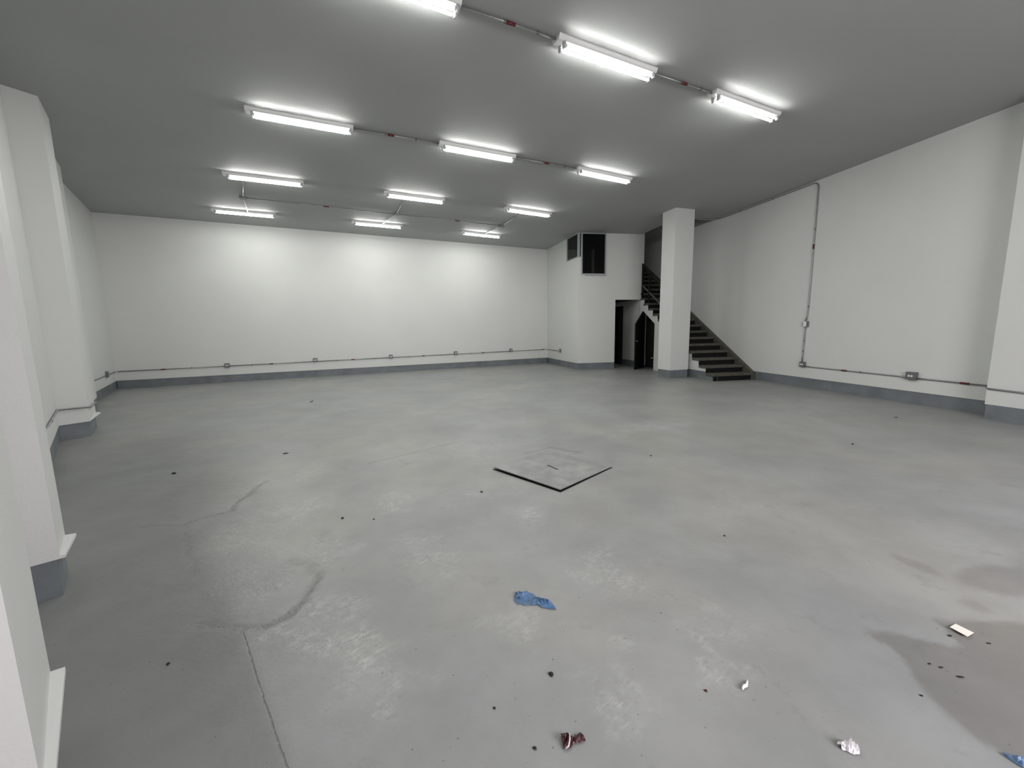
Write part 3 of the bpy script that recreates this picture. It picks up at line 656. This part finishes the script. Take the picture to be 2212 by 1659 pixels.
# ------------------------------------------------------------------ litter on the floor
def sheet(name, spine, width, height, mt, label, cat, nu=14, nv=7, seed=1, amp=.5, th=.0006):
    sp = [Vector(p) for p in spine]; n = len(sp) - 1
    vs = []; org = sp[len(sp) // 2]
    for i in range(nu):
        f = i / (nu - 1) * n; k = min(int(f), n - 1); q = sp[k].lerp(sp[k + 1], f - k); d_ = (sp[k + 1] - sp[k]).normalized(); nn_ = Vector((-d_.y, d_.x))
        wk = min(int(f), n - 1); wd = width[wk] + (width[wk + 1] - width[wk]) * (f - wk); hk = height[wk] + (height[wk + 1] - height[wk]) * (f - wk)
        for j in range(nv):
            v = j / (nv - 1) * 2 - 1
            nzv = noise.noise(Vector((i * .55 + seed * 7.3, j * .8, seed)))
            z = .003 + hk * max(0, (1 - abs(v) ** 1.5)) * (.65 + amp * nzv) + hk * .25 * abs(nzv)
            p_ = q + nn_ * v * wd * (1 + .25 * nzv); vs.append((p_.x - org.x, p_.y - org.y, max(.0012, z)))
    mb = MB(); mb.add(vs, [(i * nv + j, (i + 1) * nv + j, (i + 1) * nv + j + 1, i * nv + j + 1) for i in range(nu - 1) for j in range(nv - 1)])
    o = obj(name, mb, mt); o.location = (org.x, org.y, 0); md = o.modifiers.new('solid', 'SOLIDIFY'); md.thickness = th; md.offset = 0
    return tag(o, label, cat)
sheet('plastic_wrapper', [(.005, 1.985), (.035, 1.958), (.085, 1.935), (.118, 1.924), (.155, 1.905), (.203, 1.864)], [.018, .058, .045, .024, .036, .004], [.016, .022, .010, .016, .024, .004], 'film', 'crumpled translucent blue plastic wrapper, the largest litter on the floor', 'litter', 26, 11, 3, .9)
wr = sheet('candy_wrapper', [(.152, 1.205), (.172, 1.207), (.190, 1.208), (.208, 1.213), (.226, 1.222)], [.026, .028, .010, .014, .016], [.022, .026, .012, .016, .012], 'wrapper', 'twisted dark red wrapper with a white torn edge near the bottom of the frame', 'litter', 16, 8, 5, .8)
o_w = MB(); o_w.tube([(-.030, -.028, .004), (-.018, -.024, .010), (-.012, -.010, .022), (-.011, .006, .026)], [.0028, .0032, .0026, .001], 8); obj('torn_edge', o_w, 'wredge', wr, label='white torn paper edge')
b_ = MB(); cp = [(2.004, 1.692), (2.064, 1.722), (2.086, 1.664), (2.020, 1.633)]
b_.hexa([(x, y, z) for (x, y), z in zip(cp, (.010, .002, .002, .010))], [(x, y, z + .001) for (x, y), z in zip(cp, (.010, .002, .002, .010))])
tag(obj('paper_card', b_, 'card', None, (2.04, 1.68, 0)), 'blank white card lying on the damp stain at the right', 'litter')
sheet('paper_ball', [(1.078, 1.172), (1.095, 1.174), (1.112, 1.168), (1.130, 1.160)], [.010, .016, .022, .012], [.014, .024, .030, .018], 'foil', 'crumpled shiny white paper near the bottom right of the frame', 'litter', 12, 8, 9, 1.2)
sheet('paper_scrap', [(.875, 1.392), (.888, 1.404), (.902, 1.408), (.918, 1.430)], [.0025, .005, .005, .002], [.012, .022, .018, .010], 'paper', 'thin curled white paper strip standing up on the floor', 'litter', 12, 6, 11, .6)
sheet('plastic_scrap', [(1.588, 1.142), (1.612, 1.120), (1.640, 1.100)], [.004, .020, .025], [.008, .020, .02], 'film', 'blue plastic scrap at the bottom right corner of the frame', 'litter', 10, 6, 13, .8)
def pebble(x, y, rx, ry, rz_, mt, label, seed, rot=0, h=.5):
    bm = bmesh.new(); bmesh.ops.create_icosphere(bm, subdivisions=2, radius=1)
    for v in bm.verts:
        k = 1 + .45 * noise.noise(v.co * 1.6 + Vector((seed, 0, 0))); v.co = Vector((v.co.x * rx * k, v.co.y * ry * k, max(-.2, v.co.z) * rz_ * k))
    zmin = min(v.co.z for v in bm.verts)
    for v in bm.verts: v.co.z -= zmin
    me = bpy.data.meshes.new('debris'); bm.to_mesh(me); bm.free(); me.materials.append(M[mt])
    o = bpy.data.objects.new('debris_chip', me); C.objects.link(o); o.location = (x, y, .0005); o.rotation_euler = (0, 0, radians(rot))
    return tag(o, label, 'debris', 'small chips of grit on the floor')
PB = [(.142, 1.477, .013, .010, .010, 'bit', 'dark chip, the largest grit piece between the blue and red wrappers'),
      (1.961, 1.650, .012, .007, .005, 'bit', 'dark sliver on the floor just left of the white card'),
      (1.772, 1.436, .016, .006, .005, 'bit', 'long dark sliver on the damp stain below the white card'),
      (1.538, 1.358, .008, .005, .004, 'bit', 'small dark chip on the edge of the damp stain'),
      (-.280, 3.356, .018, .010, .010, 'bitb', 'reddish brown chip on the floor left of the hatch'),
      (-2.650, 4.563, .045, .010, .010, 'bit', 'flat dark splinter on the floor in the left half of the room'),
      (-1.498, 1.561, .009, .009, .007, 'bit', 'lone black speck on the floor at the lower left'),
      (-.085, 1.334, .007, .006, .005, 'bit', 'tiny black speck left of the red wrapper, farther from the frame bottom'),
      (.057, 1.186, .011, .007, .004, 'bit', 'black crumb just left of the red wrapper'),
      (.735, 1.392, .008, .007, .006, 'bitb', 'small brown crumb left of the curled white paper strip'),
      (3.970, 4.577, .020, .014, .012, 'bit', 'dark speck on the floor in front of the right wall'),
      (5.710, 5.882, .040, .012, .010, 'bit', 'dark splinter on the floor near the foot of the right wall'),
      (-1.300, 2.899, .014, .012, .010, 'bit', 'dark speck left of the pale worn patch in mid floor'),
      (-3.442, 3.947, .035, .022, .012, 'bit', 'dark smudge of dirt on the floor towards the left pillars'),
      (1.717, 1.502, .011, .005, .003, 'bit', 'upper of two small dark flakes on the damp stain'),
      (1.745, 1.483, .013, .005, .003, 'bit', 'lower of two small dark flakes on the damp stain'),
      (2.083, 1.604, .012, .006, .003, 'bit', 'dark flake just below and right of the white card'),
      (1.506, 4.269, .012, .010, .009, 'bit', 'tiny dark speck right of the hatch'),
      (1.414, 2.554, .010, .007, .006, 'bit', 'small dark speck in the empty right half of the floor'),
      (-4.05, 8.05, .02, .16, .008, 'bit', 'thin dark scratch of debris on the floor towards the back wall'),
      (-1.055, 2.875, .010, .008, .006, 'bit', 'dark speck nearest the pale worn patch, on its left side')]
for i, (x, y, a, b2_, c, mt, lb) in enumerate(PB): pebble(x, y, a * (.75 if i else .9), b2_ * (.75 if i else .9), c * .8, mt, lb, i * 3.7, (i * 47) % 60 - 40 if i not in (19,) else 12)
